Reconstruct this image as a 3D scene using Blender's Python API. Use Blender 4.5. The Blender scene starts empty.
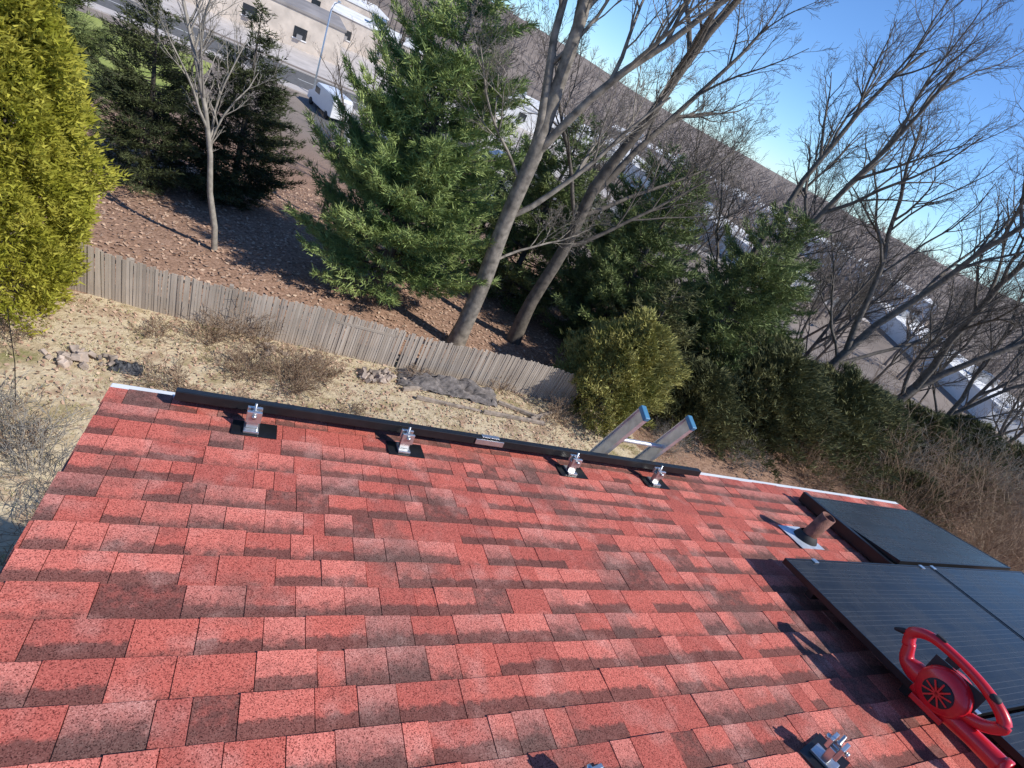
import bpy, math, random
import numpy as np
from mathutils import Vector, Matrix, Euler
random.seed(7); rng=np.random.default_rng(7)
scn=bpy.context.scene
COL=bpy.context.collection

# ------------------------------------------------------------------ helpers
def link(ob,parent=None):
    COL.objects.link(ob)
    if parent: ob.parent=parent
    return ob
def empty(name,mat=None,parent=None):
    o=bpy.data.objects.new(name,None); link(o,parent)
    if mat is not None: o.matrix_local=mat
    return o
def mesh_ob(name,v,f,mat=None,parent=None,smooth=False):
    me=bpy.data.meshes.new(name); me.from_pydata([tuple(p) for p in v],[],f); me.update()
    if mat: me.materials.append(mat)
    if smooth: me.polygons.foreach_set('use_smooth',[True]*len(me.polygons))
    return link(bpy.data.objects.new(name,me),parent)
def fast_mesh(name,V,k,mat,parent=None):
    me=bpy.data.meshes.new(name); n=len(V); nf=n//k
    me.vertices.add(n); me.vertices.foreach_set('co',V.astype(np.float32).ravel())
    me.loops.add(n); me.loops.foreach_set('vertex_index',np.arange(n,dtype=np.int32))
    me.polygons.add(nf); me.polygons.foreach_set('loop_start',np.arange(0,n,k,dtype=np.int32))
    me.polygons.foreach_set('loop_total',np.full(nf,k,dtype=np.int32))
    me.update(); me.validate(); me.materials.append(mat)
    return link(bpy.data.objects.new(name,me),parent)
BF=[(0,3,2,1),(4,5,6,7),(0,1,5,4),(1,2,6,5),(2,3,7,6),(3,0,4,7)]
def box(name,lo,hi,mat,parent=None,bev=0,mtx=None):
    x0,y0,z0=lo;x1,y1,z1=hi
    v=[(x0,y0,z0),(x1,y0,z0),(x1,y1,z0),(x0,y1,z0),(x0,y0,z1),(x1,y0,z1),(x1,y1,z1),(x0,y1,z1)]
    o=mesh_ob(name,v,BF,mat,parent)
    if mtx is not None: o.matrix_local=mtx
    if bev:
        b=o.modifiers.new('b','BEVEL'); b.width=bev; b.segments=2
    return o
def tubes(name,polys,mat,parent=None,sides=None,cap=False):
    V=[];F=[]
    for pts,rads in polys:
        r0=max(rads); s=sides or (9 if r0>.15 else 5 if r0>.035 else 3)
        n=len(pts); base=len(V); ref=Vector((.13,.27,.95))
        for i in range(n):
            a=pts[max(i-1,0)]; b=pts[min(i+1,n-1)]; t=(b-a)
            if t.length<1e-9: t=Vector((0,0,1))
            t.normalize()
            u=t.cross(ref)
            if u.length<.05: u=t.cross(Vector((1,0,0)))
            u.normalize(); w=t.cross(u); p=pts[i]; r=rads[i]
            for k in range(s):
                an=2*math.pi*k/s; c=math.cos(an)*r; d=math.sin(an)*r
                V.append((p.x+u.x*c+w.x*d,p.y+u.y*c+w.y*d,p.z+u.z*c+w.z*d))
        for i in range(n-1):
            for k in range(s):
                k2=(k+1)%s; F.append((base+i*s+k,base+i*s+k2,base+(i+1)*s+k2,base+(i+1)*s+k))
        if cap:
            F.append(tuple(base+k for k in range(s))[::-1]); F.append(tuple(base+(n-1)*s+k for k in range(s)))
    me=bpy.data.meshes.new(name); me.from_pydata(V,[],F); me.update(); me.materials.append(mat)
    me.polygons.foreach_set('use_smooth',[True]*len(me.polygons))
    return link(bpy.data.objects.new(name,me),parent)
def lathe(name,prof,mat,parent=None,seg=28,mtx=None):
    V=[];F=[]
    for r,z in prof:
        for k in range(seg):
            a=2*math.pi*k/seg; V.append((r*math.cos(a),r*math.sin(a),z))
    for i in range(len(prof)-1):
        for k in range(seg):
            k2=(k+1)%seg; F.append((i*seg+k,i*seg+k2,(i+1)*seg+k2,(i+1)*seg+k))
    o=mesh_ob(name,V,F,mat,parent,True)
    if mtx is not None: o.matrix_local=mtx
    return o

# ------------------------------------------------------------------ materials
class NT:
    def __init__(s,name):
        s.m=bpy.data.materials.new(name); s.m.use_nodes=True; s.t=s.m.node_tree; s.b=s.t.nodes['Principled BSDF']
        s.out=s.t.nodes['Material Output']
    def n(s,t,**k):
        x=s.t.nodes.new(t)
        for a,b in k.items(): setattr(x,a,b)
        return x
    def l(s,a,b): s.t.links.new(a,b)
    def co(s,kind='Object'):
        return s.n('ShaderNodeTexCoord').outputs[kind]
    def noise(s,scale,vec=None,det=4,rough=.55):
        x=s.n('ShaderNodeTexNoise'); x.inputs['Scale'].default_value=scale; x.inputs['Detail'].default_value=det; x.inputs['Roughness'].default_value=rough
        if vec is not None: s.l(vec,x.inputs['Vector'])
        return x.outputs['Fac']
    def ramp(s,fac,stops):
        x=s.n('ShaderNodeValToRGB'); e=x.color_ramp.elements
        while len(e)<len(stops): e.new(.5)
        for i,(p,c) in enumerate(stops): e[i].position=p; e[i].color=(*c,1) if len(c)==3 else c
        s.l(fac,x.inputs[0]); return x.outputs[0]
    def mix(s,fac,a,b,bt='MIX'):
        x=s.n('ShaderNodeMix',data_type='RGBA',blend_type=bt)
        for sock,v in ((x.inputs[0],fac),(x.inputs[6],a),(x.inputs[7],b)):
            if isinstance(v,(int,float)): sock.default_value=v
            elif isinstance(v,tuple): sock.default_value=(*v,1)
            else: s.l(v,sock)
        return x.outputs[2]
    def math(s,op,a,b=0.0,c=None):
        x=s.n('ShaderNodeMath',operation=op)
        for i,v in enumerate((a,b) if c is None else (a,b,c)):
            if isinstance(v,(int,float)): x.inputs[i].default_value=v
            else: s.l(v,x.inputs[i])
        return x.outputs[0]
    def mr(s,v,a,b,c=0,d=1,smooth=False):
        x=s.n('ShaderNodeMapRange',interpolation_type='SMOOTHSTEP' if smooth else 'LINEAR')
        s.l(v,x.inputs[0])
        for i,q in enumerate((a,b,c,d)): x.inputs[i+1].default_value=q
        return x.outputs[0]
    def bump(s,h,st=.5,dist=.01):
        x=s.n('ShaderNodeBump'); x.inputs['Strength'].default_value=st; x.inputs['Distance'].default_value=dist
        s.l(h,x.inputs['Height']); s.l(x.outputs[0],s.b.inputs['Normal'])
    def col(s,c):
        if isinstance(c,tuple): s.b.inputs['Base Color'].default_value=(*c,1)
        else: s.l(c,s.b.inputs['Base Color'])
    def set(s,rough=.6,metal=0,spec=None,coat=0):
        s.b.inputs['Roughness'].default_value=rough; s.b.inputs['Metallic'].default_value=metal
        if spec is not None: s.b.inputs['Specular IOR Level'].default_value=spec
        if coat: s.b.inputs['Coat Weight'].default_value=coat
def simple(name,c,rough=.6,metal=0,var=.25,scale=8,bump=0,spec=None,coat=0):
    t=NT(name); co=t.co(); n=t.noise(scale,co,3)
    a=tuple(x*(1-var) for x in c); b=tuple(min(1,x*(1+var)) for x in c)
    t.col(t.ramp(n,[(.3,a),(.7,b)])); t.set(rough,metal,spec,coat)
    if bump: t.bump(t.noise(scale*6,co,2),bump,.01)
    return t.m
def foliage(name,c1,c2,c3=None,scale=1.1,trans=.3):
    t=NT(name); g=t.n('ShaderNodeNewGeometry'); co=t.co()
    n=t.noise(scale,co,1)
    c=t.ramp(n,[(.35,c1),(.65,c2)])
    c3=c3 or tuple(x*.45 for x in c1)
    c=t.mix(t.math('MULTIPLY',g.outputs['Random Per Island'],.55),c,c3)
    t.col(c); t.set(.7,spec=.2)
    if trans:
        tr=t.n('ShaderNodeBsdfTranslucent'); t.l(c,tr.inputs[0])
        mx=t.n('ShaderNodeMixShader'); mx.inputs[0].default_value=trans
        t.l(t.b.outputs[0],mx.inputs[1]); t.l(tr.outputs[0],mx.inputs[2]); t.l(mx.outputs[0],t.out.inputs[0])
    return t.m
def island(name,cols,rough=.8):
    t=NT(name); g=t.n('ShaderNodeNewGeometry')
    t.col(t.ramp(g.outputs['Random Per Island'],[(i/(len(cols)-1),c) for i,c in enumerate(cols)])); t.set(rough,spec=.2)
    return t.m

M_white=simple('white_aluminium',(.8,.8,.78),.45,0,.06,6)
M_black=simple('black_anodised',(.018,.018,.02),.35,.3,.2,20)
M_rubber=simple('black_rubber',(.02,.02,.022),.7,0,.3,20)
M_alu=simple('aluminium',(.62,.62,.61),.32,.9,.12,30)
M_ladder=simple('ladder_aluminium',(.66,.66,.65),.4,.6,.2,12)
M_blue=simple('blue_plastic',(.06,.2,.33),.5,0,.15,12)
M_red=simple('red_plastic',(.62,.013,.022),.32,0,.12,10,coat=.25)
M_rust=simple('rusty_pipe',(.22,.095,.065),.75,.1,.45,18,.4)
M_flash=simple('lead_flashing',(.6,.65,.72),.45,.3,.25,10)
M_bark=simple('bark_grey',(.21,.18,.145),.9,0,.55,4,.6)
M_bark2=simple('bark_dark',(.12,.1,.08),.9,0,.45,5,.6)
M_barkL=simple('bark_light',(.31,.275,.23),.9,0,.3,5,.4)
M_twig=island('dry_twigs',[(.24,.15,.1),(.38,.27,.18),(.17,.10,.065),(.44,.34,.23)])
M_siding=simple('siding',(.62,.6,.55),.7,0,.06,3)
M_asphalt=simple('asphalt',(.12,.115,.11),.9,0,.2,3,.2)
M_conc=simple('concrete',(.5,.45,.41),.9,0,.15,.5,.1)
M_paint=simple('road_paint',(.75,.75,.72),.7,0,.1,3)
M_glass=simple('dark_window',(.03,.035,.04),.12,0,.2,1)
M_carw=simple('car_paint_white',(.78,.78,.78),.3,0,.03,2,coat=.5)
M_carg=simple('car_paint_grey',(.2,.22,.25),.3,.3,.05,2,coat=.5)
M_carr=simple('car_paint_red',(.35,.03,.03),.3,.1,.05,2,coat=.5)
M_stone=simple('stone',(.38,.3,.24),.9,0,.5,2.5,.5)
M_plank=simple('weathered_plank',(.3,.24,.19),.9,0,.4,6,.5)
M_net=simple('black_tarp',(.045,.045,.05),.6,0,.4,4,.4)
M_cream=simple('cream_wall_far',(.62,.53,.44),.9,0,.2,.6)
M_roofw=simple('flat_white_roof',(.78,.77,.75),.8,0,.2,.25)
M_roofg=simple('flat_grey_roof',(.3,.27,.25),.8,0,.25,.3)
M_wallw=simple('warehouse_wall',(.8,.79,.76),.7,0,.08,.4)
M_edge=simple('dark_drip_edge',(.12,.055,.05),.6,0,.2,6)

# shingles
t=NT('red_shingles'); co=t.co()
at=t.n('ShaderNodeAttribute',attribute_name='tab'); sp=t.n('ShaderNodeSeparateColor'); t.l(at.outputs['Color'],sp.inputs[0])
v,rd,tone=sp.outputs
red=t.ramp(tone,[(0,(.46,.11,.082)),(.4,(.6,.14,.10)),(.75,(.74,.21,.155)),(1,(.5,.19,.15))])
nz=t.noise(26,co,3,.65); nb=t.noise(1.9,co,5,.65); nm=t.noise(6,co,2,.6)
jit=t.math('MULTIPLY',t.math('SUBTRACT',nz,.5),.95)
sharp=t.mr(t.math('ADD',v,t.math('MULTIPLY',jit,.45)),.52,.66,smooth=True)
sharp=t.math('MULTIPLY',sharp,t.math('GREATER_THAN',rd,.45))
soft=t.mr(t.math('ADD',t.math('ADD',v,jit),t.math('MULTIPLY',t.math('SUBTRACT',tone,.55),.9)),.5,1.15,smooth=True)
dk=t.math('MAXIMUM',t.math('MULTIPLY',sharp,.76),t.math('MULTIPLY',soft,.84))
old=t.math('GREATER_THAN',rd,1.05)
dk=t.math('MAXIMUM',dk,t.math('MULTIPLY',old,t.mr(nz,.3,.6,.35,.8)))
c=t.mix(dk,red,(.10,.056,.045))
c=t.mix(t.mr(nb,.48,.68,0,.62,True),c,(.17,.10,.08))
c=t.mix(t.mr(nm,.5,.75,0,.3,True),c,(.72,.38,.31))
vo=t.n('ShaderNodeTexVoronoi'); vo.inputs['Scale'].default_value=380; t.l(co,vo.inputs['Vector'])
vs=t.n('ShaderNodeSeparateColor'); t.l(vo.outputs['Color'],vs.inputs[0])
spk=t.ramp(vs.outputs[0],[(0,(.25,.2,.2)),(.15,(.45,.4,.4)),(.3,(.93,.93,.93)),(.8,(1.08,1.08,1.08)),(1,(1.35,1.65,1.65))])
c=t.mix(1.0,c,spk,'MULTIPLY')
t.col(c); t.set(.88,spec=.25); M_sh=t.m

# solar glass
t=NT('solar_glass'); co=t.co(); sx=t.n('ShaderNodeSeparateXYZ'); t.l(co,sx.inputs[0])
def gl(sock,per,w):
    fr=t.math('FRACT',t.math('DIVIDE',sock,per)); return t.math('LESS_THAN',fr,w)
cell=t.math('MAXIMUM',gl(sx.outputs[0],.158,.02),gl(sx.outputs[1],.158,.02)); bus=gl(sx.outputs[1],.0316,.1)
c=t.mix(bus,(.012,.013,.014),(.06,.06,.062)); c=t.mix(cell,c,(.003,.003,.004)); 
dn=t.noise(3,co,4,.7)
c=t.mix(t.mr(dn,.4,.75,.06,.24),c,(.16,.15,.14))
t.col(c); t.l(t.mr(dn,.3,.7,.18,.34),t.b.inputs['Roughness']); t.b.inputs['Specular IOR Level'].default_value=.14; M_solar=t.m

# fence
t=NT('weathered_fence'); co=t.co(); g=t.n('ShaderNodeNewGeometry')
mp=t.n('ShaderNodeMapping'); mp.inputs['Scale'].default_value=(30,30,2); t.l(co,mp.inputs[0])
gr=t.noise(1,mp.outputs[0],3)
c=t.ramp(g.outputs['Random Per Island'],[(0,(.42,.35,.28)),(.5,(.6,.51,.42)),(1,(.35,.29,.24))])
c=t.mix(t.mr(t.noise(.7,co,3),.45,.7,0,.5),c,(.24,.2,.16))
t.col(t.mix(t.math('MULTIPLY',gr,.5),c,(.25,.2,.155))); t.set(.9,spec=.2); M_fence=t.m

# ground
t=NT('ground_soil'); g=t.n('ShaderNodeNewGeometry'); P=g.outputs['Position']
at=t.n('ShaderNodeAttribute',attribute_name='zone'); sp=t.n('ShaderNodeSeparateColor'); t.l(at.outputs['Color'],sp.inputs[0])
n1=t.noise(.5,P,5,.6); n2=t.noise(9,P,4,.7); n3=t.noise(.06,P,3)
yard=t.ramp(t.noise(.8,P,6,.72),[(.32,(.26,.24,.10)),(.42,(.48,.37,.23)),(.52,(.68,.56,.38)),(.6,(.46,.33,.22)),(.72,(.3,.2,.14))])
leaf=t.ramp(n2,[(.3,(.15,.09,.06)),(.5,(.38,.23,.155)),(.7,(.54,.35,.25))])
lawn=t.ramp(n1,[(.3,(.24,.31,.07)),(.7,(.42,.44,.14))])
far=t.ramp(n3,[(.35,(.21,.175,.15)),(.65,(.32,.265,.225))])
nj=t.math('MULTIPLY',t.math('SUBTRACT',n1,.5),.9)
c=t.mix(t.math('GREATER_THAN',t.math('ADD',sp.outputs[0],nj),.5),yard,leaf)
c=t.mix(sp.outputs[2],c,far)
c=t.mix(t.math('GREATER_THAN',t.math('ADD',sp.outputs[1],t.math('MULTIPLY',nj,.5)),.5),c,lawn)
c=t.mix(t.math('MULTIPLY',n2,.4),c,t.mix(.6,c,(.03,.02,.015)))
t.col(c); t.set(.95,spec=.1); t.bump(n2,.8,.06); M_ground=t.m

M_arb=foliage('arborvitae_leaves',(.42,.41,.045),(.64,.58,.10),(.16,.18,.025),1.6,.3)
M_ced=foliage('cedar_leaves',(.3,.3,.08),(.44,.4,.13),(.14,.13,.05),1.5,0)
M_pine=foliage('pine_needles',(.2,.28,.085),(.42,.5,.17),(.075,.11,.04),.8,0)
M_pined=foliage('pine_needles_dark',(.14,.18,.065),(.27,.32,.115),(.05,.07,.027),.8,0)
M_spr=foliage('spruce_needles',(.055,.07,.033),(.115,.13,.05),(.028,.038,.018),.9,0)
M_jun=foliage('juniper_needles',(.11,.12,.05),(.22,.21,.085),(.05,.055,.025),.9,0)
M_leaf=island('fallen_leaves',[(.28,.16,.10),(.48,.31,.21),(.62,.45,.32),(.36,.21,.14),(.56,.38,.27),(.2,.12,.08)])
M_grass=island('dry_grass',[(.58,.47,.29),(.7,.6,.4),(.3,.29,.1),(.5,.38,.25),(.25,.27,.09)])

# ------------------------------------------------------------------ terrain
def sst(a,b,x):
    u=min(1,max(0,(x-a)/(b-a))); return u*u*(3-2*u)
def hz(x,y):
    d=max(y-17,(x-46)*.9,-x-25)
    z=-4*sst(0,30,d)
    z+=.12*math.sin(x*.45+1)*math.sin(y*.38)*(1 if d<30 else 0)*(1-sst(20,30,d))
    R=math.hypot(x,y); z+=sst(140,420,R)*(13+5*math.sin(math.atan2(y,x)*5+1)+3*math.sin(x*.013)*math.cos(y*.017))
    return z
N=260; us=[(i/N*2-1) for i in range(N+1)]
cs=[55*u+1900*u**5 for u in us]
V=[];Z=[]
for j in range(N+1):
    y=cs[j]+14
    for i in range(N+1):
        x=cs[i]+6; V.append((x,y,hz(x,y)))
        lf=sst(14.2,15.2,y) if x<12 else max(sst(14.2,15.2,y),sst(12,16,x)*.9)
        ln=(1.0 if x<-7 else 0)*sst(40,43,y)*(1-sst(60,62,y))
        R=math.hypot(x,y); Z.append((lf,ln,sst(34,55,R),1))
F=[(j*(N+1)+i,j*(N+1)+i+1,(j+1)*(N+1)+i+1,(j+1)*(N+1)+i) for j in range(N) for i in range(N)]
g=mesh_ob('ground',V,F,M_ground,smooth=True)
ca=g.data.color_attributes.new('zone','FLOAT_COLOR','POINT'); ca.data.foreach_set('color',np.array(Z,dtype=np.float32).ravel())

# ------------------------------------------------------------------ house & roof
A=math.radians(11.25); sA,cA=math.sin(A),math.cos(A)
Fp=Vector((0,-1.6*sA,10-1.6*cA))
RM=Matrix.Translation(Fp)@Matrix.Rotation(-A,4,'X')   # local: x along eave, y downslope, z normal
XL,XR,RE,RR=-.497,6.3,2.70,-3.6
house=empty('house')
roofE=empty('roof',RM,house)
box('roof_deck',(XL+.02,RR,-.12),(XR-.02,RE-.01,-.004),M_plank,roofE)
EXP=.1345
V=[];F=[];C=[]
nc=int((RE-RR)/EXP)+1
for k in range(nc):
    rb=RE+.028-k*EXP; ru=rb-EXP-.045
    x=XL-.01-random.random()*.15
    while x<XR:
        w=random.choice([.09,.12,.14,.16,.19,.23])*random.uniform(.92,1.08)
        x0=max(x,XL-.012+random.uniform(-.006,.006)); x1=min(x+w-.0028,XR+.012)
        if x1-x0>.01:
            up=.003 if random.random()<.5 else 0
            hb=.0075+up+random.uniform(-.001,.0018); hb2=hb+random.uniform(-.001,.001); hu=.0005; jb=random.uniform(-.003,.003); b=len(V)
            V+=[(x0,rb+jb,hb),(x1,rb+jb+random.uniform(-.0015,.0015),hb2),(x1,ru,hu),(x0,ru,hu),(x0,rb+jb,-.001),(x1,rb+jb,-.001),(x1,ru,-.003),(x0,ru,-.003)]
            F+=[(b,b+3,b+2,b+1),(b,b+1,b+5,b+4),(b+1,b+2,b+6,b+5),(b+3,b,b+4,b+7)]
            rd=random.random(); tn=random.random()
            if random.random()<.06: rd=1.15
            vt=(EXP+.045)/EXP
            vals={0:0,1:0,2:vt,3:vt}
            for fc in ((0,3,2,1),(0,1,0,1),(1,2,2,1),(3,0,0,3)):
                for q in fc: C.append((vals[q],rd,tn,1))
        x+=w
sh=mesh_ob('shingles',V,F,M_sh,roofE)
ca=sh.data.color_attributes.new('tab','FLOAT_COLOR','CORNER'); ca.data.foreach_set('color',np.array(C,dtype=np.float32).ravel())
box('drip_edge',(XL-.02,RE+.03,-.03),(XR+.02,RE+.085,.0),M_white,roofE,.004)
box('fascia',(XL-.0,RE+.004,-.2),(XR+.0,RE+.028,-.033),M_white,roofE)
box('rake_trim',(XL-.016,RR,-.16),(XL+.004,RE+.0,-.006),M_edge,roofE,.003)
box('rake_trim_right',(XR-.004,RR,-.16),(XR+.016,RE+.0,-.006),M_edge,roofE,.003)
rp=RM@Vector((0,RR,0)); ey=(RM@Vector((0,RE,0)))
M2=Matrix.Translation((0,rp.y,rp.z))@Matrix.Rotation(A,4,'X')
box('rear_roof',(XL,-6.2,-.12),(XR,0,.006),M_sh,house,mtx=M2)
wy1=ey.y-.35; wy0=rp.y-5.7
wl=[(XL+.25,wy0),(XR-.25,wy0),(XR-.25,wy1),(XL+.25,wy1)]
zt=ey.z-.18
V=[(x,y,-.3) for x,y in wl]+[(x,y,zt) for x,y in wl]+[(XL+.25,rp.y,rp.z-.16),(XR-.25,rp.y,rp.z-.16)]
mesh_ob('walls',V,[(0,1,5,4),(2,3,7,6),(1,2,6,9,5),(3,0,4,8,7)],M_siding,house)
box('soffit',(XL,wy1+.002,zt-.03),(XR,ey.y-.02,zt-.003),M_white,house)
for xx in (1.0,4.6):
    for zz in (1.2,4.9):
        box('window',(xx,wy1+.002,zz),(xx+1.1,wy1+.03,zz+1.5),M_glass,house)
        for a0,a1,b0,b1 in ((-.08,1.18,-.08,0),(-.08,1.18,1.5,1.58),(-.08,0,0,1.5),(1.1,1.18,0,1.5),(.0,1.1,.72,.77)):
            box('window_frame',(xx+a0,wy1+.002,zz+b0),(xx+a1,wy1+.05,zz+b1),M_white,house)

def onroof(name,x,r,h=0,rot=0):
    return empty(name,RM@Matrix.Translation((x,r,h))@Matrix.Rotation(rot,4,'Z'))
rl=onroof('mounting_rail',0,2.625,.06)
box('rail_main',(-.236,-.022,0),(1.42,.022,.05),M_black,rl,.004)
box('rail_main_2',(1.435,-.022,0),(3.24,.022,.05),M_black,rl,.004)
box('rail_lip',(-.236,.024,-.01),(3.2,.045,.024),M_black,rl,.002)
box('rail_lower',(-.22,.06,-.045),(3.22,.088,-.01),M_black,rl,.004)
box('rail_splice',(1.34,-.031,.008),(1.53,-.0235,.044),M_alu,rl,.002)
box('splice_top',(1.38,-.016,.0515),(1.5,.016,.056),M_alu,rl,.001)
def mount(x,r,rot=0,s=1):
    m=onroof('roof_mount',x,r,.012,rot)
    box('flashing',(-.085,-.06,0),(.12,.07,.0025),M_black,m)
    box('base',(-.035,-.045,.003),(.035,.05,.018),M_alu,m,.003)
    box('riser',(-.028,-.014,.018),(.028,.014,.085),M_alu,m,.003)
    box('saddle',(-.034,-.030,.055),(.034,-.0145,.118),M_alu,m,.003)
    box('saddle_back',(-.034,.0145,.07),(.034,.03,.118),M_alu,m,.003)
    lathe('bolt',[(0,0),(.011,0),(.011,.012),(.006,.012),(.006,.05),(0,.05)],M_alu,m,12,Matrix.Translation((0,0,.1)))
    lathe('side_bolt',[(0,-.045),(.012,-.045),(.012,-.028),(.006,-.028),(.006,.035),(.012,.035),(.012,.045),(0,.045)],M_alu,m,6,Matrix.Translation((0,0,.095))@Matrix.Rotation(math.pi/2,4,'X'))
    return m
for x in (.114,.89,2.02,2.74): mount(x,2.51)
mount(2.31,.66,.25); mount(1.16,.69,.2)
vp=onroof('vent_pipe',3.87,2.03,.012)
box('flashing_sheet',(-.16,-.11,0),(.09,.13,.003),M_flash,vp)
lathe('boot',[(.085,.003),(.08,.02),(.062,.05),(.056,.055)],M_rubber,vp)
lathe('pipe',[(.05,-.02),(.05,.25),(.043,.25),(.043,0)],M_rust,vp,32,Matrix.Rotation(A,4,'X'))
def panel(x,r,w,h,hh=.115,tilt=0):
    p=empty('solar_panel',RM@Matrix.Translation((x,r,hh))@Matrix.Rotation(tilt,4,'X'))
    box('glass',(.012,.012,.0),(w-.012,h-.012,.033),M_solar,p)
    for lo,hi in (((0,0,-.002),(w,.0115,.036)),((0,h-.0115,-.002),(w,h,.036)),((0,.0118,-.002),(.0115,h-.0118,.036)),((w-.0115,.0118,-.002),(w,h-.0118,.036))):
        box('frame',lo,hi,M_black,p,.0015)
    return p
panel(4.43,1.69,1.74,.86,.115,math.radians(-6))
panel(3.10,.655,1.655,1.0); panel(4.775,.655,1.5,1.0)
panel(3.36,-.37,1.655,1.0); panel(5.035,-.37,1.24,1.0)
rk=onroof('panel_racking',0,0,.05)
for r in (.85,1.45,.4,.0): box('rail',(3.15 if r>.5 else 3.4,r-.02,0),(6.2,r+.02,.05),M_black,rk)
for r in (.85,1.45,.4,.0):
    for x in (3.5,4.6,5.9): box('foot',(x,r-.03,-.045),(x+.05,r+.03,-.001),M_alu,rk)
for r in (.67,1.64):
    for x in (3.35,4.757,4.6): box('clamp',(x,r-.018,.097),(x+.04,r+.018,.107),M_alu,rk,.002)
sk=onroof('array_skirt',0,0,0)
box('skirt',(4.38,1.70,.02),(4.42,2.53,.11),M_black,sk,.003)

# leaf blower: local x=width, y=downslope, z up
bl=onroof('leaf_blower',3.10,.84,.12,.05); bl.scale=(.9,.9,.9)
TX=Matrix.Rotation(math.pi/2,4,'Y')
lathe('fan_housing',[(0,-.075),(.05,-.078),(.095,-.07),(.118,-.045),(.122,0),(.118,.045),(.095,.07),(.05,.078),(0,.078)],M_red,bl,36,Matrix.Translation((0,-.12,.125))@TX)
lathe('intake_ring',[(.03,0),(.066,0),(.07,.008),(.062,.014),(.03,.012)],M_rubber,bl,30,Matrix.Translation((-.086,-.12,.125))@TX)
lathe('intake_ring_right',[(.03,0),(.066,0),(.07,.008),(.062,.014),(.03,.012)],M_rubber,bl,30,Matrix.Translation((.076,-.12,.125))@TX)
for k in range(10):
    a=k*math.pi/5
    box('grille_rib',(-.002,-.004,0),(.002,.004,.064),M_red,bl,mtx=Matrix.Translation((-.092,-.12,.125))@Matrix.Rotation(a,4,'X'))
def vl(l): return [Vector(p) for p in l]
def spline(pts,n=6):
    out=[]; P=[pts[0]]+pts+[pts[-1]]
    for i in range(1,len(P)-2):
        for k in range(n):
            s=k/n; a,b,c,d=P[i-1],P[i],P[i+1],P[i+2]
            out.append(.5*((2*b)+(c-a)*s+(2*a-5*b+4*c-d)*s*s+(3*b-a-3*c+d)*s**3))
    out.append(pts[-1]); return out
def stube(name,pts,rads,mat,parent,n=6,sides=14):
    ps=spline(vl(pts),n); m=len(ps)
    rr=[]
    for i in range(m):
        u=i/(m-1)*(len(rads)-1); k=min(int(u),len(rads)-2); rr.append(rads[k]+(rads[k+1]-rads[k])*(u-k))
    return tubes(name,[(ps,rr)],mat,parent,sides,True)
stube('nozzle',[(0,-.02,.055),(0,-.15,.045),(0,-.3,.045),(0,-.44,.04)],[.05,.052,.046,.05],M_red,bl)
lathe('nozzle_mouth',[(.051,0),(.056,.004),(.056,.03),(.045,.03),(.043,0)],M_red,bl,24,Matrix.Translation((0,-.46,.04))@Matrix.Rotation(-math.pi/2,4,'X'))
stube('motor_tail',[(0,-.07,.11),(0,.02,.10),(0,.08,.12),(0,.11,.2)],[.06,.055,.035,.026],M_red,bl)
stube('handle',[(0,.11,.18),(0,.13,.25),(0,.06,.30),(0,-.06,.305),(0,-.2,.285),(0,-.31,.24),(0,-.35,.19),(0,-.3,.13),(0,-.22,.10)],[.03,.03,.026,.024,.025,.028,.03,.03,.03],M_red,bl)
box('switch',(-.012,.0,.322),(.012,.05,.34),M_rubber,bl,.003)
box('trigger',(-.01,-.1,.255),(.01,-.04,.285),M_rubber,bl,.003)
stube('cord_plug',[(0,.13,.24),(0,.17,.22),(0,.2,.2)],[.018,.016,.008],M_rubber,bl)
lathe('knob',[(0,0),(.022,0),(.025,.01),(.02,.022),(0,.024)],M_rubber,bl,18,Matrix.Translation((-.025,-.27,.275)))
box('seam',(-.0015,-.245,.06),(.0015,.0,.2485),M_rubber,bl)
for sx in (-.045,.045): box('foot',(sx-.012,-.2,-.012),(sx+.012,-.04,.02),M_red,bl,.004)

# ladder
ld=empty('ladder'); top=Vector((0,2.28,8.44)); foot=Vector((0,4.5,0.0))
LM=Matrix.Translation((2.39,foot.y,0))@Matrix.Rotation(math.atan2(-(top.y-foot.y),top.z-foot.z),4,'X')
ld.matrix_local=LM; LL=(top-foot).length
for x in (0,.42):
    box('stile',(x-.018,-.05,0),(x+.018,-.044,LL),M_ladder,ld); box('stile_b',(x-.018,.044,0),(x+.018,.05,LL),M_ladder,ld)
    box('stile_web',(x-.004,-.0435,0),(x+.004,.0435,LL),M_ladder,ld)
    box('stile_cap',(x-.021,-.054,LL-.02),(x+.021,.054,LL+.015),M_blue,ld,.006)
k=.3
while k<LL-.1:
    lathe('rung',[(.016,.004),(.016,.416)],M_ladder,ld,10,Matrix.Translation((0,0,k))@Matrix.Rotation(math.pi/2,4,'Y')); k+=.3

# ------------------------------------------------------------------ fence
V=[];F=[]
def addbox(V,F,x0,x1,y0,y1,z0,z1,dx=0,dy=0):
    b=len(V)
    V+=[(x0,y0,z0),(x1,y0,z0),(x1,y1,z0),(x0,y1,z0),(x0+dx,y0+dy,z1),(x1+dx,y0+dy,z1),(x1+dx,y1+dy,z1),(x0+dx,y1+dy,z1)]
    F+=[tuple(b+i for i in f) for f in BF]
def fy(x): return 14.75-.055*(x+4)+.05*math.sin(x*.8)
x=-7.6
while x<11.2:
    w=random.uniform(.06,.09); h=1.42+.05*math.sin(x*.9)+random.uniform(-.05,.04); y=fy(x)+random.uniform(-.012,.012)
    if random.random()>.006: addbox(V,F,x,x+w-.008,y,y+.02,hz(x,y)-.05,hz(x,y)+h,random.uniform(-.02,.02)+.03*math.sin(x*.6),.06*math.sin(x*.5))
    x+=w
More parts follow.
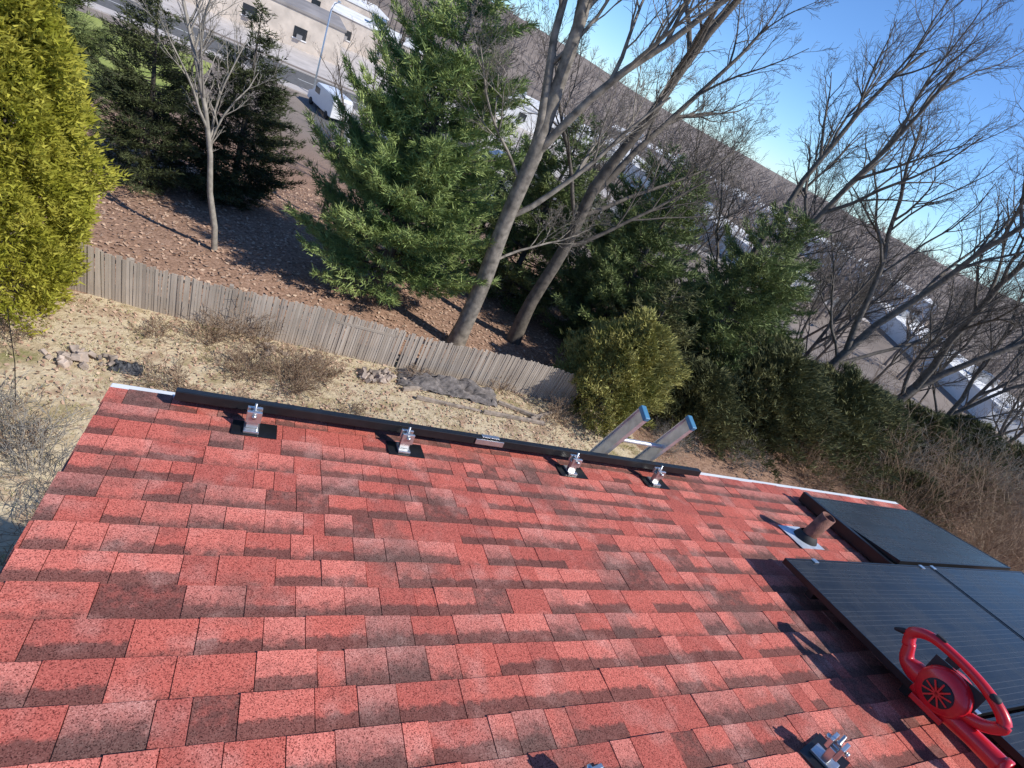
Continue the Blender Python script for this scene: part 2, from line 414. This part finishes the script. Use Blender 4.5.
for z in (.35,1.1):
    for s in range(8):
        xa=-7.6+s*2.35; 
        b=len(V); xb=xa+2.34
        for xx in (xa,xb):
            y=fy(xx)+.05; V+= [(xx,y,z+hz(xx,y)),(xx,y+.04,z+hz(xx,y)),(xx,y+.04,z+.09+hz(xx,y)),(xx,y,z+.09+hz(xx,y))]
        F+=[(b,b+4,b+5,b+1),(b+1,b+5,b+6,b+2),(b+2,b+6,b+7,b+3),(b+3,b+7,b+4,b)]
for s in range(9):
    xa=-7.6+s*2.35; y=fy(xa)+.1; addbox(V,F,xa-.05,xa+.05,y,y+.1,-.3,1.35)
mesh_ob('wooden_fence',V,F,M_fence)

# ------------------------------------------------------------------ bare trees
def rvec(): 
    return Vector((random.gauss(0,1),random.gauss(0,1),random.gauss(0,1))).normalized()
def grow(P,p,d,L,r,lev,mx,spread=.8,trop=.06,nch=(7,6,5,4,3),wig=.16,lmul=.55):
    n=7 if lev==0 else 5 if lev<3 else 3
    pts=[p.copy()]; rads=[r]; dirs=[d.copy()]
    tip=.3 if lev==0 else .22
    for i in range(n):
        d=(d+rvec()*wig*(1.25 if lev>0 else 1)+Vector((0,0,trop))).normalized(); p=p+d*(L/n)
        pts.append(p.copy()); rads.append(max(.005,r*(1-(1-tip)*(i+1)/n))); dirs.append(d.copy())
    P.append((pts,rads))
    if lev>=mx: return
    k=nch[min(lev,len(nch)-1)]
    for c in range(k):
        s=(.32 if lev==0 else .2)+(.98-(.32 if lev==0 else .2))*(c+random.random()*.8)/k
        s=min(s,.99); u=s*n; i=int(u); q=pts[i].lerp(pts[min(i+1,n)],u-i); rr=rads[i]
        dd=dirs[min(i+1,n)]; ax=dd.cross(rvec()).normalized()
        an=spread*random.uniform(.6,1.25)
        nd=(Matrix.Rotation(an,3,ax)@dd); 
        if lev<2: nd=(nd+Vector((0,0,.25))).normalized()
        grow(P,q,nd,L*lmul*random.uniform(.7,1.15)*(1.15-.45*s),rr*random.uniform(.5,.68),lev+1,mx,spread,trop,nch,wig,lmul)
def bare(name,x,y,H,r,seed,mx=4,mat=None,lean=(0,0),**k):
    random.seed(seed); P=[]
    grow(P,Vector((0,0,-.3)),Vector((lean[0],lean[1],1)).normalized(),H,r,0,mx,**k)
    o=tubes(name,P,mat or M_bark); o.location=(x,y,hz(x,y)); return o
def forked(name,x,y,trunk,leaders,seed,r,mat,nch=(9,7,6,4),wig=.15):
    random.seed(seed); P=[]
    pts=vl(trunk); n=len(pts); rads=[r*(1.25 if i==0 else 1-.32*i/(n-1)) for i in range(n)]
    ps=spline(pts,3); rr=[]
    for i in range(len(ps)):
        u=i/(len(ps)-1)*(n-1); k=min(int(u),n-2); rr.append(rads[k]+(rads[k+1]-rads[k])*(u-k))
    P.append((ps,rr))
    for (at,d,L,rad) in leaders:
        grow(P,Vector(at),Vector(d).normalized(),L,rad,0,4,.78,.05,nch,wig,.5)
    o=tubes(name,P,mat); o.location=(x,y,hz(x,y)); return o
forked('bare_tree',7.0,16.5,[(0,0,-.3),(.03,0,1),(-.02,0,3),(-.18,0,5),(-.2,0,7.4)],
  [((-.2,0,7.2),(.02,.05,1),9,.24),((-.2,0,7.0),(-.32,.1,1),8,.16),((-.15,0,5.2),(.7,-.15,.9),6,.11),((0,0,3.6),(.9,.3,.5),4,.06),((-.2,0,7.3),(.35,-.2,1),8,.15),((-.2,0,6.3),(-.7,.2,.5),4,.06)],11,.34,M_bark,(8,6,5,4))
forked('bare_tree',10.0,18.0,[(0,0,-.3),(-.1,0,2),(.1,0,4.5),(0,0,7)],
  [((0,0,6.8),(.05,0,1),10,.2),((0,0,6.5),(.4,.1,1),8,.15),((.1,0,4.5),(.8,-.2,.7),6,.09),((0,0,5.5),(-.5,.2,.9),6,.09),((.1,0,5.8),(.9,.1,.6),7,.09)],23,.29,M_bark2,(8,6,5,4))
t1=forked('bare_tree',20.5,20,[(0,0,-.3),(.2,0,2.5),(.1,0,5.5)],
  [((.1,0,5.3),(-.15,0,1),12,.18),((.1,0,5.2),(.4,-.2,1),11,.18),((.15,0,4),(.8,.1,.8),8,.11),((.1,0,3.5),(-.7,.1,.8),7,.09)],31,.27,M_bark2,wig=.2)
t2=forked('bare_tree',28,18,[(0,0,-.3),(.1,0,2),(.4,0,4.5)],
  [((.4,0,4.4),(.3,-.1,1),12,.2),((.35,0,4.2),(-.4,0,1),11,.17),((.3,0,3.2),(1,-.1,.7),9,.12),((.3,0,3.6),(-.8,.2,.8),7,.09)],41,.3,M_bark2,wig=.2)
t3=forked('bare_tree',34,17,[(0,0,-.3),(-.1,0,2.2),(.2,0,4)],
  [((.2,0,3.9),(-.25,0,1),12,.22),((.2,0,3.7),(.6,-.1,1),12,.2),((.1,0,3),(-.9,.1,.8),8,.12)],53,.34,M_bark2,(9,8,6,4),wig=.2)
bare('bare_tree',-1.4,19,8.5,.11,5,4,M_barkL,spread=.6,nch=(12,6,4,3),lmul=.4)
bare('bare_tree',-8.5,25,9,.14,6,4,M_bark2,spread=.7,nch=(10,6,4,3),lmul=.42)
tb=bare('bare_tree',2.3,27,10,.14,8,4,M_bark2,spread=.7,nch=(10,6,4,3),lmul=.42)
src=[t1,t2,t3]
random.seed(99)
for i,(x,y) in enumerate([(16,28),(26,30),(37,27),(45,22),(31,38),(44,36),(54,30),(20,42),(38,50),(58,20),(62,42),(12,36),(50,14),(48,48),(60,8),(33,23),(40,17),(26,44),(42,28),(8,48),(66,24),(52,22)]):
    s=src[i%3]; o=bpy.data.objects.new('bare_tree',s.data); link(o); o.location=(x,y,hz(x,y)-.2); o.rotation_euler=(0,0,random.uniform(0,6.28)); k=random.uniform(.45,.75); o.scale=(k,k,k)
for i,(x,y) in enumerate([(-3,35),(6,33),(-7,46),(0,42),(-12,38),(4,40),(49,17),(56,16),(53,25),(60,14),(47,11),(63,19)]):
    o=bpy.data.objects.new('bare_tree',tb.data); link(o); o.location=(x,y,hz(x,y)-.2); o.rotation_euler=(0,0,random.uniform(0,6.28)); k=random.uniform(.6,.95); o.scale=(k,k,k)

# ------------------------------------------------------------------ foliage
def blades(C,D,per,ln,w,spread,jit):
    n=len(C); C=np.repeat(C,per,0); D=np.repeat(D,per,0); m=len(C)
    d=D+rng.normal(0,spread,(m,3)); d/=np.linalg.norm(d,axis=1,keepdims=True)+1e-9
    s=np.cross(d,rng.normal(0,1,(m,3))); s/=np.linalg.norm(s,axis=1,keepdims=True)+1e-9
    b=C+rng.normal(0,jit,(m,3)); L=(ln*rng.uniform(.6,1.3,(m,1))); W=w*rng.uniform(.7,1.3,(m,1))
    V=np.stack([b-s*W*.5,b+s*W*.5,b+d*L],1).reshape(-1,3); return V
def conifer(name,x,y,H,R,mat,seed,z0=.8,droop=-.15,whorl=.42,nb=7,ln=.26,w=.042,per=10,shape=.75,dens=1.0,bark=None,step=.2):
    random.seed(seed); e=empty(name); e.location=(x,y,hz(x,y)-.1)
    P=[([Vector((0,0,-.2)),Vector((.05,0,H*.5)),Vector((0,0,H))],[.02*H,.012*H,.01])]
    C=[];D=[]; z=z0
    while z<H-.15:
        f=(1-(z-z0)/(H-z0)); L0=R*(f**shape)*(min(1,.65+(z-z0)/ (H*.25)))
        for b in range(nb if f>.3 else 5):
            a=random.uniform(0,6.283); L=L0*random.uniform(.5,1.15)
            if random.random()<.08: continue
            el=droop+.35*(1-f)+random.uniform(-.12,.12)
            d=Vector((math.cos(a)*math.cos(el),math.sin(a)*math.cos(el),math.sin(el)))
            p=Vector((0,0,z+random.uniform(-.15,.15))); n=max(2,int(L/step)); pts=[p.copy()]
            for i in range(n):
                d=(d+Vector((0,0,.05))+rvec()*.06).normalized(); p=p+d*(L/n); pts.append(p.copy())
                s=(i+1)/n
                if s<.22: continue
                wd=.32*L*(1.05-s)+.08; side=Vector((-d.y,d.x,0)).normalized()
                m=max(1,int(dens*(1+wd*2/.22)))
                for q in range(m):
                    o=random.uniform(-wd,wd); c=p+side*o+d*abs(o)*.5+Vector((0,0,random.uniform(-.07,.07)-abs(o)*.08))
                    C.append(c[:]); dd=(d+side*(.8 if o>0 else -.8)*min(1,abs(o)*3)+Vector((0,0,.15))); D.append(dd[:])
            P.append((pts,[max(.006,.012*L*(1-.8*i/n)) for i in range(n+1)]))
        z+=whorl*random.uniform(.75,1.25)*(.6+.4*f)
    tubes('trunk_and_limbs',P,bark or M_bark2,e)
    fast_mesh('needles',blades(np.array(C),np.array(D),per,ln,w,.55,.05),3,mat,e); return e
def shrubby(name,x,y,H,R,mat,seed,n=9000,ln=.16,w=.05,per=7,lob=.16,base=0.1,up=.8,squash=1,fuzz=.16):
    r2=np.random.default_rng(seed); e=empty(name); e.location=(x,y,hz(x,y)-.05)
    th=r2.uniform(0,6.283,n); u=r2.uniform(0,1,n)**.85
    prof=np.sqrt(np.clip(1-np.abs((u-.36)/.66)**2.3,0,1))*np.where(u>.36,(1-(u-.36)*.25),1)
    ph=r2.uniform(0,6.28,8)
    lump=1+lob*np.sin(th*3+ph[0]+u*4)+lob*.8*np.sin(th*5+ph[1]-u*11)+lob*.9*np.sin(th*8+ph[2]+u*19)+lob*.8*np.sin(th*13+u*33+ph[3])
    dep=1-np.abs(r2.normal(0,fuzz,n)); rr=R*prof*lump*dep
    C=np.stack([rr*np.cos(th),rr*np.sin(th)*squash,base+u*H*(1+.08*np.sin(th*4+ph[4])+.05*np.sin(th*9+ph[5]))],1)
    D=np.stack([np.cos(th)*.75,np.sin(th)*.75,np.full(n,up)],1)
    fast_mesh('foliage',blades(C,D,per,ln,w,.45,.05),3,mat,e)
    random.seed(seed); P=[]
    for k in range(7):
        a=random.uniform(0,6.28); P.append(([Vector((0,0,-.2)),Vector((math.cos(a)*R*.25,math.sin(a)*R*.25,H*.45)),Vector((math.cos(a)*R*.3,math.sin(a)*R*.3,H*.85))],[.06,.04,.01]))
    tubes('stems',P,M_bark2,e); return e
def clone(src,x,y,k,rot):
    e=empty(src.name.split('.')[0]); e.location=(x,y,hz(x,y)-.05); e.scale=(k,k,k); e.rotation_euler=(0,0,rot)
    for c in src.children: link(bpy.data.objects.new(c.name.split('.')[0],c.data),e)
shrubby('arborvitae',-5.45,14.0,7.6,1.72,M_arb,1,n=15000,ln=.15,w=.048,per=8,lob=.14,up=.6,fuzz=.2)
shrubby('arborvitae',-9.3,14.3,7.0,1.9,M_arb,2,n=4000,ln=.19,w=.06,per=7,lob=.12)
shrubby('cedar_tree',12.5,14.2,3.9,1.8,M_ced,3,n=7500,ln=.17,w=.045,per=8,lob=.2,fuzz=.22)
j1=shrubby('juniper_bush',21.0,14.8,4.0,2.9,M_jun,4,n=7000,ln=.26,w=.05,per=7,lob=.3,fuzz=.35)
j2=shrubby('juniper_bush',25.5,14.7,4.0,3.0,M_jun,5,n=7000,ln=.26,w=.05,per=7,lob=.3,fuzz=.35)
shrubby('juniper_bush',17.2,14.6,2.6,2.0,M_jun,6,n=4500,ln=.24,w=.04,per=7,lob=.3,fuzz=.35)
clone(j1,30.5,15.2,.8,1); clone(j2,35.5,15.5,.75,2.5); clone(j1,41,16,.8,4); clone(j2,29.5,11.2,.5,5); clone(j1,36.5,11.8,.5,.4); clone(j2,46.5,14,.8,3.3)
conifer('pine_tree',4.1,18.8,11.5,4.1,M_pine,1,z0=.9,nb=9,shape=.5,whorl=.42,per=14,ln=.26,w=.036)
conifer('spruce_tree',-4.6,24.5,7.2,3.0,M_spr,2,z0=.2,nb=9,whorl=.3,ln=.18,w=.035,shape=.7)
conifer('spruce_tree',-1.6,25.5,7.7,3.0,M_spr,3,z0=.2,nb=9,whorl=.3,ln=.18,w=.035,shape=.7)
conifer('pine_tree',14.2,19.0,8.8,3.6,M_pined,4,z0=.3,nb=9,shape=.5,whorl=.4)
conifer('pine_tree',19.0,17.8,9.5,3.8,M_pined,5,z0=.3,nb=9,shape=.5,whorl=.4)
pd=conifer('pine_tree',10.8,22.5,9.0,3.6,M_pined,6,z0=.3,nb=8,shape=.55,whorl=.42)
clone(pd,24.5,20.5,.85,1); clone(pd,-9.5,31,.9,2); clone(pd,16.5,24,1.05,3)
conifer('pine_tree',9.3,25,7.5,3.0,M_pine,10,z0=.4,nb=7,shape=.6,whorl=.5,per=9)
conifer('yew_tree',14.6,16.4,5.2,2.6,M_jun,11,z0=.2,nb=9,shape=.45,whorl=.35)

def twigs(name,x,y,R,H,n,seed,mat=None,rad=.006):
    random.seed(seed); P=[]
    for i in range(n):
        a=random.uniform(0,6.283); b=random.uniform(0,R*.35); p=Vector((math.cos(a)*b,math.sin(a)*b,-.05))
        a2=a+random.uniform(-.9,.9); el=random.uniform(.5,1.4); d=Vector((math.cos(a2)*math.cos(el),math.sin(a2)*math.cos(el),math.sin(el)))
        grow(P,p,d,H*random.uniform(.5,1.1),rad*random.uniform(.8,1.6),1,3,.7,-.02,(3,4,3,2),.2,.5)
    o=tubes(name,P,mat or M_twig,sides=3); o.location=(x,y,hz(x,y)); return o
for i,(x,y,R,H,n) in enumerate([(1.3,12.6,1.1,1.1,75),(.2,12.9,.9,.8,55),(2.2,13.3,.9,.8,50),(-1.3,11.6,.8,.8,30),(-.9,13.8,.7,.8,30),(3.0,11.8,.6,.5,22),(-2.0,13.6,.6,.6,22),(5.2,13.8,.6,.6,22),(.6,11.3,.7,.5,24),(-4.6,12.2,.7,.7,20),(8.2,14.0,.6,.7,22),(10.2,12.8,.8,1.0,30),(-.2,14.3,.5,1.3,26),(.4,14.1,.5,1.0,22)]):
    twigs('dry_shrub',x,y,R,H,n,i+1)
twigs('dry_shrub',-3.9,9.9,.8,1.0,26,35,M_barkL,.005); twigs('dry_shrub',-2.9,8.6,.8,1.3,30,36,M_barkL,.005); twigs('dry_shrub',-3.4,9.2,.8,1.0,24,37); twigs('dry_shrub',-2.2,7.4,.8,1.1,24,38)
b1=twigs('brush',30,13.8,2.5,3.6,80,9,M_barkL,.011); b2=twigs('brush',35,11.5,2.5,3.8,80,10,M_twig,.011)
random.seed(5)
for i,(x,y) in enumerate([(39,13),(29,10.5),(42,9),(33,8),(38,6.5),(46,13),(27,12),(45,5),(31,17),(23,11.8),(19,12.3),(40,17),(50,10),(26,9.5),(35,14.5),(30,7),(43,12),(36,9),(48,7),(33,19),(24,16.5),(28,15.8),(15.5,12.6),(44,16)]):
    s=(b1,b2)[i%2]; o=bpy.data.objects.new('brush',s.data); link(o); o.location=(x,y,hz(x,y)); o.rotation_euler=(0,0,random.uniform(0,6)); k=random.uniform(.6,1.2)*(.55 if x<28 else 1); o.scale=(k,k,k)

def flat_leaves(name,xr,yr,n,size,mat):
    x=rng.uniform(*xr,n); y=rng.uniform(*yr,n)
    z=np.array([hz(a,b) for a,b in zip(x,y)])+rng.uniform(.01,.06,n)
    a=rng.uniform(0,6.28,n); s=size*rng.uniform(.6,1.3,n); V=[]
    for k in range(4):
        an=a+k*math.pi/2; q=s*(1 if k%2 else .6)
        V.append(np.stack([x+np.cos(an)*q,y+np.sin(an)*q,z+rng.uniform(-.03,.03,n)],1))
    return fast_mesh(name,np.stack(V,1).reshape(-1,3),4,mat)
flat_leaves('fallen_leaves',(-12,30),(14.9,34),26000,.07,M_leaf)
flat_leaves('fallen_leaves',(-8,12),(10.5,14.6),5200,.045,M_leaf)
def grass(name,xr,yr,n,h,mat):
    x=rng.uniform(*xr,n); y=rng.uniform(*yr,n); z=np.array([hz(a,b) for a,b in zip(x,y)])-.01
    k=(np.sin(x*1.7+y)*np.sin(y*2.1-x*.6)+rng.normal(0,.5,n))>-.25; x,y,z=x[k],y[k],z[k]
    C=np.stack([x,y,z],1); D=np.tile(np.array([0,0,.7]),(len(C),1))
    return fast_mesh(name,blades(C,D,3,h,.014,.6,.03),3,mat)
grass('dry_grass',(-9,16),(5,14.6),34000,.11,M_grass)

def rock_pile(name,cx,cy,sx,sy,n,seed):
    random.seed(seed); V=[];F=[]
    for i in range(n):
        p=Vector((cx+random.gauss(0,sx),cy+random.gauss(0,sy),0)); p.z=hz(p.x,p.y)+random.uniform(.0,.16); s=random.uniform(.05,.13)
        rot=Euler((random.random()*6,random.random()*6,random.random()*6)).to_matrix(); b=len(V)
        for q in ((-1,-.7,-.5),(1,-.8,-.6),(.9,.7,-.5),(-.8,.8,-.6),(-.7,-.6,.5),(.8,-.6,.6),(.7,.6,.5),(-.9,.6,.6)):
            V.append(p+rot@(Vector(q)*s*random.uniform(.8,1.15)))
        F+=[tuple(b+k for k in f) for f in BF]
    o=mesh_ob(name,V,F,M_stone); m=o.modifiers.new('b','BEVEL'); m.width=.012; return o
rock_pile('stone_pile',-3.2,12.0,.33,.14,30,1); rock_pile('stone_pile',3.9,13.6,.33,.15,44,2); rock_pile('stone_pile',1.0,13.9,.5,.12,12,4)
def crumple(name,cx,cy,w,d,h,mat,seed,rot=0,n=16,rough=.05):
    r2=np.random.default_rng(seed); V=[];F=[]
    for j in range(n+1):
        for i in range(n+1):
            u=i/n*2-1;v=j/n*2-1; e=max(0,1-max(abs(u),abs(v))**3)
            x=u*w+r2.normal(0,.5*w/n); y=v*d+r2.normal(0,.5*d/n); X=cx+x*math.cos(rot)-y*math.sin(rot); Y=cy+x*math.sin(rot)+y*math.cos(rot)
            V.append((X,Y,hz(X,Y)+.02+e*h*(.55+.45*math.sin(u*7+seed)*math.cos(v*4+u*3))+abs(r2.normal(0,rough))))
    F=[(j*(n+1)+i,j*(n+1)+i+1,(j+1)*(n+1)+i+1,(j+1)*(n+1)+i) for j in range(n) for i in range(n)]
    return mesh_ob(name,V,F,mat)
crumple('tarp',-2.3,12.0,.33,.2,.2,M_net,1,rough=.01)
crumple('garden_netting',6.2,13.55,1.7,.42,.45,simple('grey_netting',(.17,.145,.13),.9,0,.5,6,.5),2,-.12,26,.05)
pl=empty('garden_planks')
for i,(x,y,l,a) in enumerate([(5.0,12.8,2.2,-.08),(7.2,12.55,2.3,-.02),(9.0,12.6,1.8,.5),(7.9,13.2,1.6,-.3),(4.6,13.1,1.4,.35)]):
    box('plank',(0,-.05,0),(l,.05,.12),M_plank,pl,.01,Matrix.Translation((x,y,hz(x,y)+.03))@Matrix.Rotation(a,4,'Z'))
tubes('wire_stake',[([Vector((-3.75,10.2,0)),Vector((-3.72,10.2,1.2)),Vector((-3.8,10.25,2.4))],[.012,.01,.008])],M_black)

# ------------------------------------------------------------------ beyond: street, lots, vehicles, buildings
Zs=-4
def sheet(name,x0,x1,y0,y1,z,mat): return mesh_ob(name,[(x0,y0,z),(x1,y0,z),(x1,y1,z),(x0,y1,z)],[(0,1,2,3)],mat)
sheet('parking_lot',2,44,52,64,Zs+.012,M_asphalt)
sheet('street',-120,160,66.01,73.99,Zs+.012,M_asphalt)
rp_=empty('road_markings')
for i in range(-20,26):
    o=sheet('dash',i*6,i*6+3,69.93,70.07,Zs+.016,M_paint); o.parent=rp_
for i in range(12):
    o=sheet('bay_line',5+i*2.9,5.12+i*2.9,53,58,Zs+.016,M_paint); o.parent=rp_
box('kerb',(-120,65.7,Zs),(160,66,Zs+.13),M_conc); box('kerb',(-120,74,Zs),(160,74.3,Zs+.13),M_conc)
box('sidewalk',(-120,64.1,Zs),(160,65.69,Zs+.12),M_conc)
sheet('concrete_yard',-20,48,76,128,Zs+.012,M_conc)
def vehicle(name,x,y,rot,paint,van=False):
    e=empty(name,Matrix.Translation((x,y,Zs+.02))@Matrix.Rotation(rot,4,'Z'))
    if van: prof=[(-2.6,.4),(-2.6,2.1),(-2.4,2.3),(1.1,2.3),(1.9,1.35),(2.6,1.1),(2.7,.4)]; w=.98
    else: prof=[(-2.2,.35),(-2.25,.9),(-1.7,1.0),(-1.1,1.42),(.3,1.42),(1.1,.98),(2.1,.82),(2.25,.35)]; w=.87
    n=len(prof); V=[(a,-w,b) for a,b in prof]+[(a,w,b) for a,b in prof]
    V=[(a,b*(.85 if c>1.2 and not van else 1),c) for a,b,c in V]
    o=mesh_ob('body',V,[tuple(range(n)),tuple(range(2*n-1,n-1,-1))]+[(i,i+n,(i+1)%n+n,(i+1)%n) for i in range(n)],paint,e)
    m=o.modifiers.new('b','BEVEL'); m.width=.06; m.segments=3
    for wx in ((-1.7,1.75) if van else (-1.35,1.4)):
        for s in (-1,1): lathe('wheel',[(0,-.11),(.3,-.11),(.34,-.08),(.34,.08),(.3,.11),(0,.11)],M_rubber,e,20,Matrix.Translation((wx,s*(w-.06),.34))@Matrix.Rotation(math.pi/2,4,'X'))
    for s in (-1,1):
        if van: box('side_window',(.3,min(s*w,s*(w+.01)),1.4),(1.3,max(s*w,s*(w+.01)),1.95),M_glass,e)
        else: box('side_window',(-1.1,min(s*.8,s*.83),1.0),(.5,max(s*.8,s*.83),1.32),M_glass,e)
    zt=2.2 if van else 1.36; xa=1.2 if van else .4; xb=1.85 if van else 1.05; zb=1.42 if van else 1.03
    mesh_ob('windscreen',[(xa+.04,-w*.8,zt),(xa+.04,w*.8,zt),(xb+.04,w*.85,zb),(xb+.04,-w*.85,zb)],[(0,3,2,1)],M_glass,e); return e
vehicle('parked_van',3.1,60.0,2.0,M_carw,True); vehicle('parked_car',8.5,57,1.5,M_carg); vehicle('parked_car',14.4,57,1.6,M_carr); vehicle('parked_car',17.2,56,-1.5,M_carw)
vehicle('parked_car',25,69,0,M_carg)
sl=empty('street_lamp',Matrix.Translation((1.6,64.8,Zs)))
tubes('pole',[([Vector((0,0,0)),Vector((0,0,8)),Vector((.2,.3,8.6)),Vector((.6,1.6,8.8))],[.1,.07,.05,.04])],M_alu,sl,8); box('lamp_head',(.45,1.4,8.74),(.75,2.1,8.86),M_alu,sl,.03)
def building(name,cx,cy,w,d,h,rot,wall,roof,win=True):
    e=empty(name,Matrix.Translation((cx,cy,hz(cx,cy)-1))@Matrix.Rotation(rot,4,'Z')); h+=1
    box('walls',(-w/2,-d/2,0),(w/2,d/2,h-.3),wall,e); box('roof',(-w/2-.15,-d/2-.15,h-.3),(w/2+.15,d/2+.15,h),roof,e)
    for k in range(int(w/14)): box('rooftop_unit',(-w/2+6+k*13,-2,h),(-w/2+8.5+k*13,1,h+1.3),M_alu,e,.05)
    if win:
        for k in range(int(w/6)):
            box('window',(-w/2+2+k*6,-d/2-.03,2.2),(-w/2+3.6+k*6,-d/2-.005,3.5),M_glass,e)
            box('window_sill',(-w/2+1.9+k*6,-d/2-.1,2.05),(-w/2+3.7+k*6,-d/2-.005,2.19),M_roofw,e)
            box('air_conditioner',(-w/2+2.4+k*6,-d/2-.45,2.22),(-w/2+3.1+k*6,-d/2-.04,2.7),M_alu,e)
    return e
building('warehouse',70,82,44,12,3.4,math.radians(-80),M_wallw,M_roofw,False)
building('warehouse',104,52,46,12,3.0,math.radians(-118),M_wallw,M_roofw,False)
building('warehouse',44,116,50,20,4,math.radians(-8),M_wallw,M_roofw)
building('beige_building',-6,93,20,12,4.5,math.radians(4),M_cream,M_roofg)
building('beige_building',12,112,18,12,4.5,math.radians(-3),M_cream,M_roofw)
building('warehouse',-10,138,46,18,5,math.radians(4),M_cream,M_roofw)
building('warehouse',-55,110,26,14,5,math.radians(8),M_cream,M_roofw)
building('warehouse',135,112,60,20,5,math.radians(-50),M_wallw,M_roofw)
building('warehouse',132,8,36,14,3.4,math.radians(-95),M_wallw,M_roofg,False)
building('warehouse',95,136,40,18,5,math.radians(-30),M_cream,M_roofw)

random.seed(12); P=[]
for i in range(1200):
    a=random.uniform(-.25,1.9); R=random.uniform(84,330); x=R*math.cos(a); y=R*math.sin(a)
    if y<130 and -25<x<50: continue
    z=hz(x,y); H=random.uniform(6,15)
    p=Vector((x,y,z)); tp=p+Vector((random.uniform(-.6,.6),random.uniform(-.6,.6),H)); P.append(([p,tp],[.22,.05]))
    for k in range(11):
        s=random.uniform(.25,.9); q=p.lerp(tp,s); b=random.uniform(0,6.28); L=H*.38*(1.2-s)
        m=q+Vector((math.cos(b)*L*.6,math.sin(b)*L*.6,L*.5)); P.append(([q,m,m+Vector((math.cos(b+.5)*L*.4,math.sin(b+.5)*L*.4,L*.5))],[.1,.07,.03])); P.append(([m,m+Vector((math.cos(b-.7)*L*.4,math.sin(b-.7)*L*.4,L*.4))],[.07,.03]))
tubes('distant_trees',P,simple('distant_bark',(.24,.195,.17),.95,0,.3,.05),sides=3)

# ------------------------------------------------------------------ light
sd=Vector((.75,-.66,0)).normalized(); el=math.radians(46)
S=Vector((sd.x*math.cos(el),sd.y*math.cos(el),math.sin(el)))
L=bpy.data.lights.new('sun','SUN'); L.energy=5.0; L.angle=math.radians(.53); L.color=(1,.97,.91)
lo=bpy.data.objects.new('sun',L); link(lo); lo.rotation_euler=S.to_track_quat('Z','Y').to_euler()
w=bpy.data.worlds.new('World'); scn.world=w; w.use_nodes=True; nt=w.node_tree; bg=nt.nodes['Background']
sk=nt.nodes.new('ShaderNodeTexSky'); sk.sky_type='NISHITA'; sk.sun_disc=False; sk.sun_elevation=el; sk.sun_rotation=math.atan2(S.x,S.y); sk.air_density=1.0; sk.dust_density=0.0; sk.ozone_density=1.0; sk.altitude=2000
mx=nt.nodes.new('ShaderNodeMix'); mx.data_type='RGBA'; mx.blend_type='MULTIPLY'; mx.inputs[0].default_value=1; mx.inputs[7].default_value=(.6,.86,1.2,1)
nt.links.new(sk.outputs[0],mx.inputs[6]); nt.links.new(mx.outputs[2],bg.inputs[0]); bg.inputs[1].default_value=.15
scn.view_settings.view_transform='Standard'; scn.view_settings.look='None'; scn.view_settings.exposure=0

# ------------------------------------------------------------------ camera
E=Vector((.87418,-.18250,-.45001)); Yv=Vector((-.24959,.62607,-.73875)); Uv=Vector((.41656,.75811,.50174))
cam=bpy.data.cameras.new('camera'); co=bpy.data.objects.new('camera',cam); link(co)
co.matrix_world=Matrix.Translation((0,0,10))@Matrix((E,Yv,Uv)).to_4x4()
cam.sensor_width=36; cam.lens=540/1024*36; cam.clip_end=6000; cam.clip_start=.05
scn.camera=co
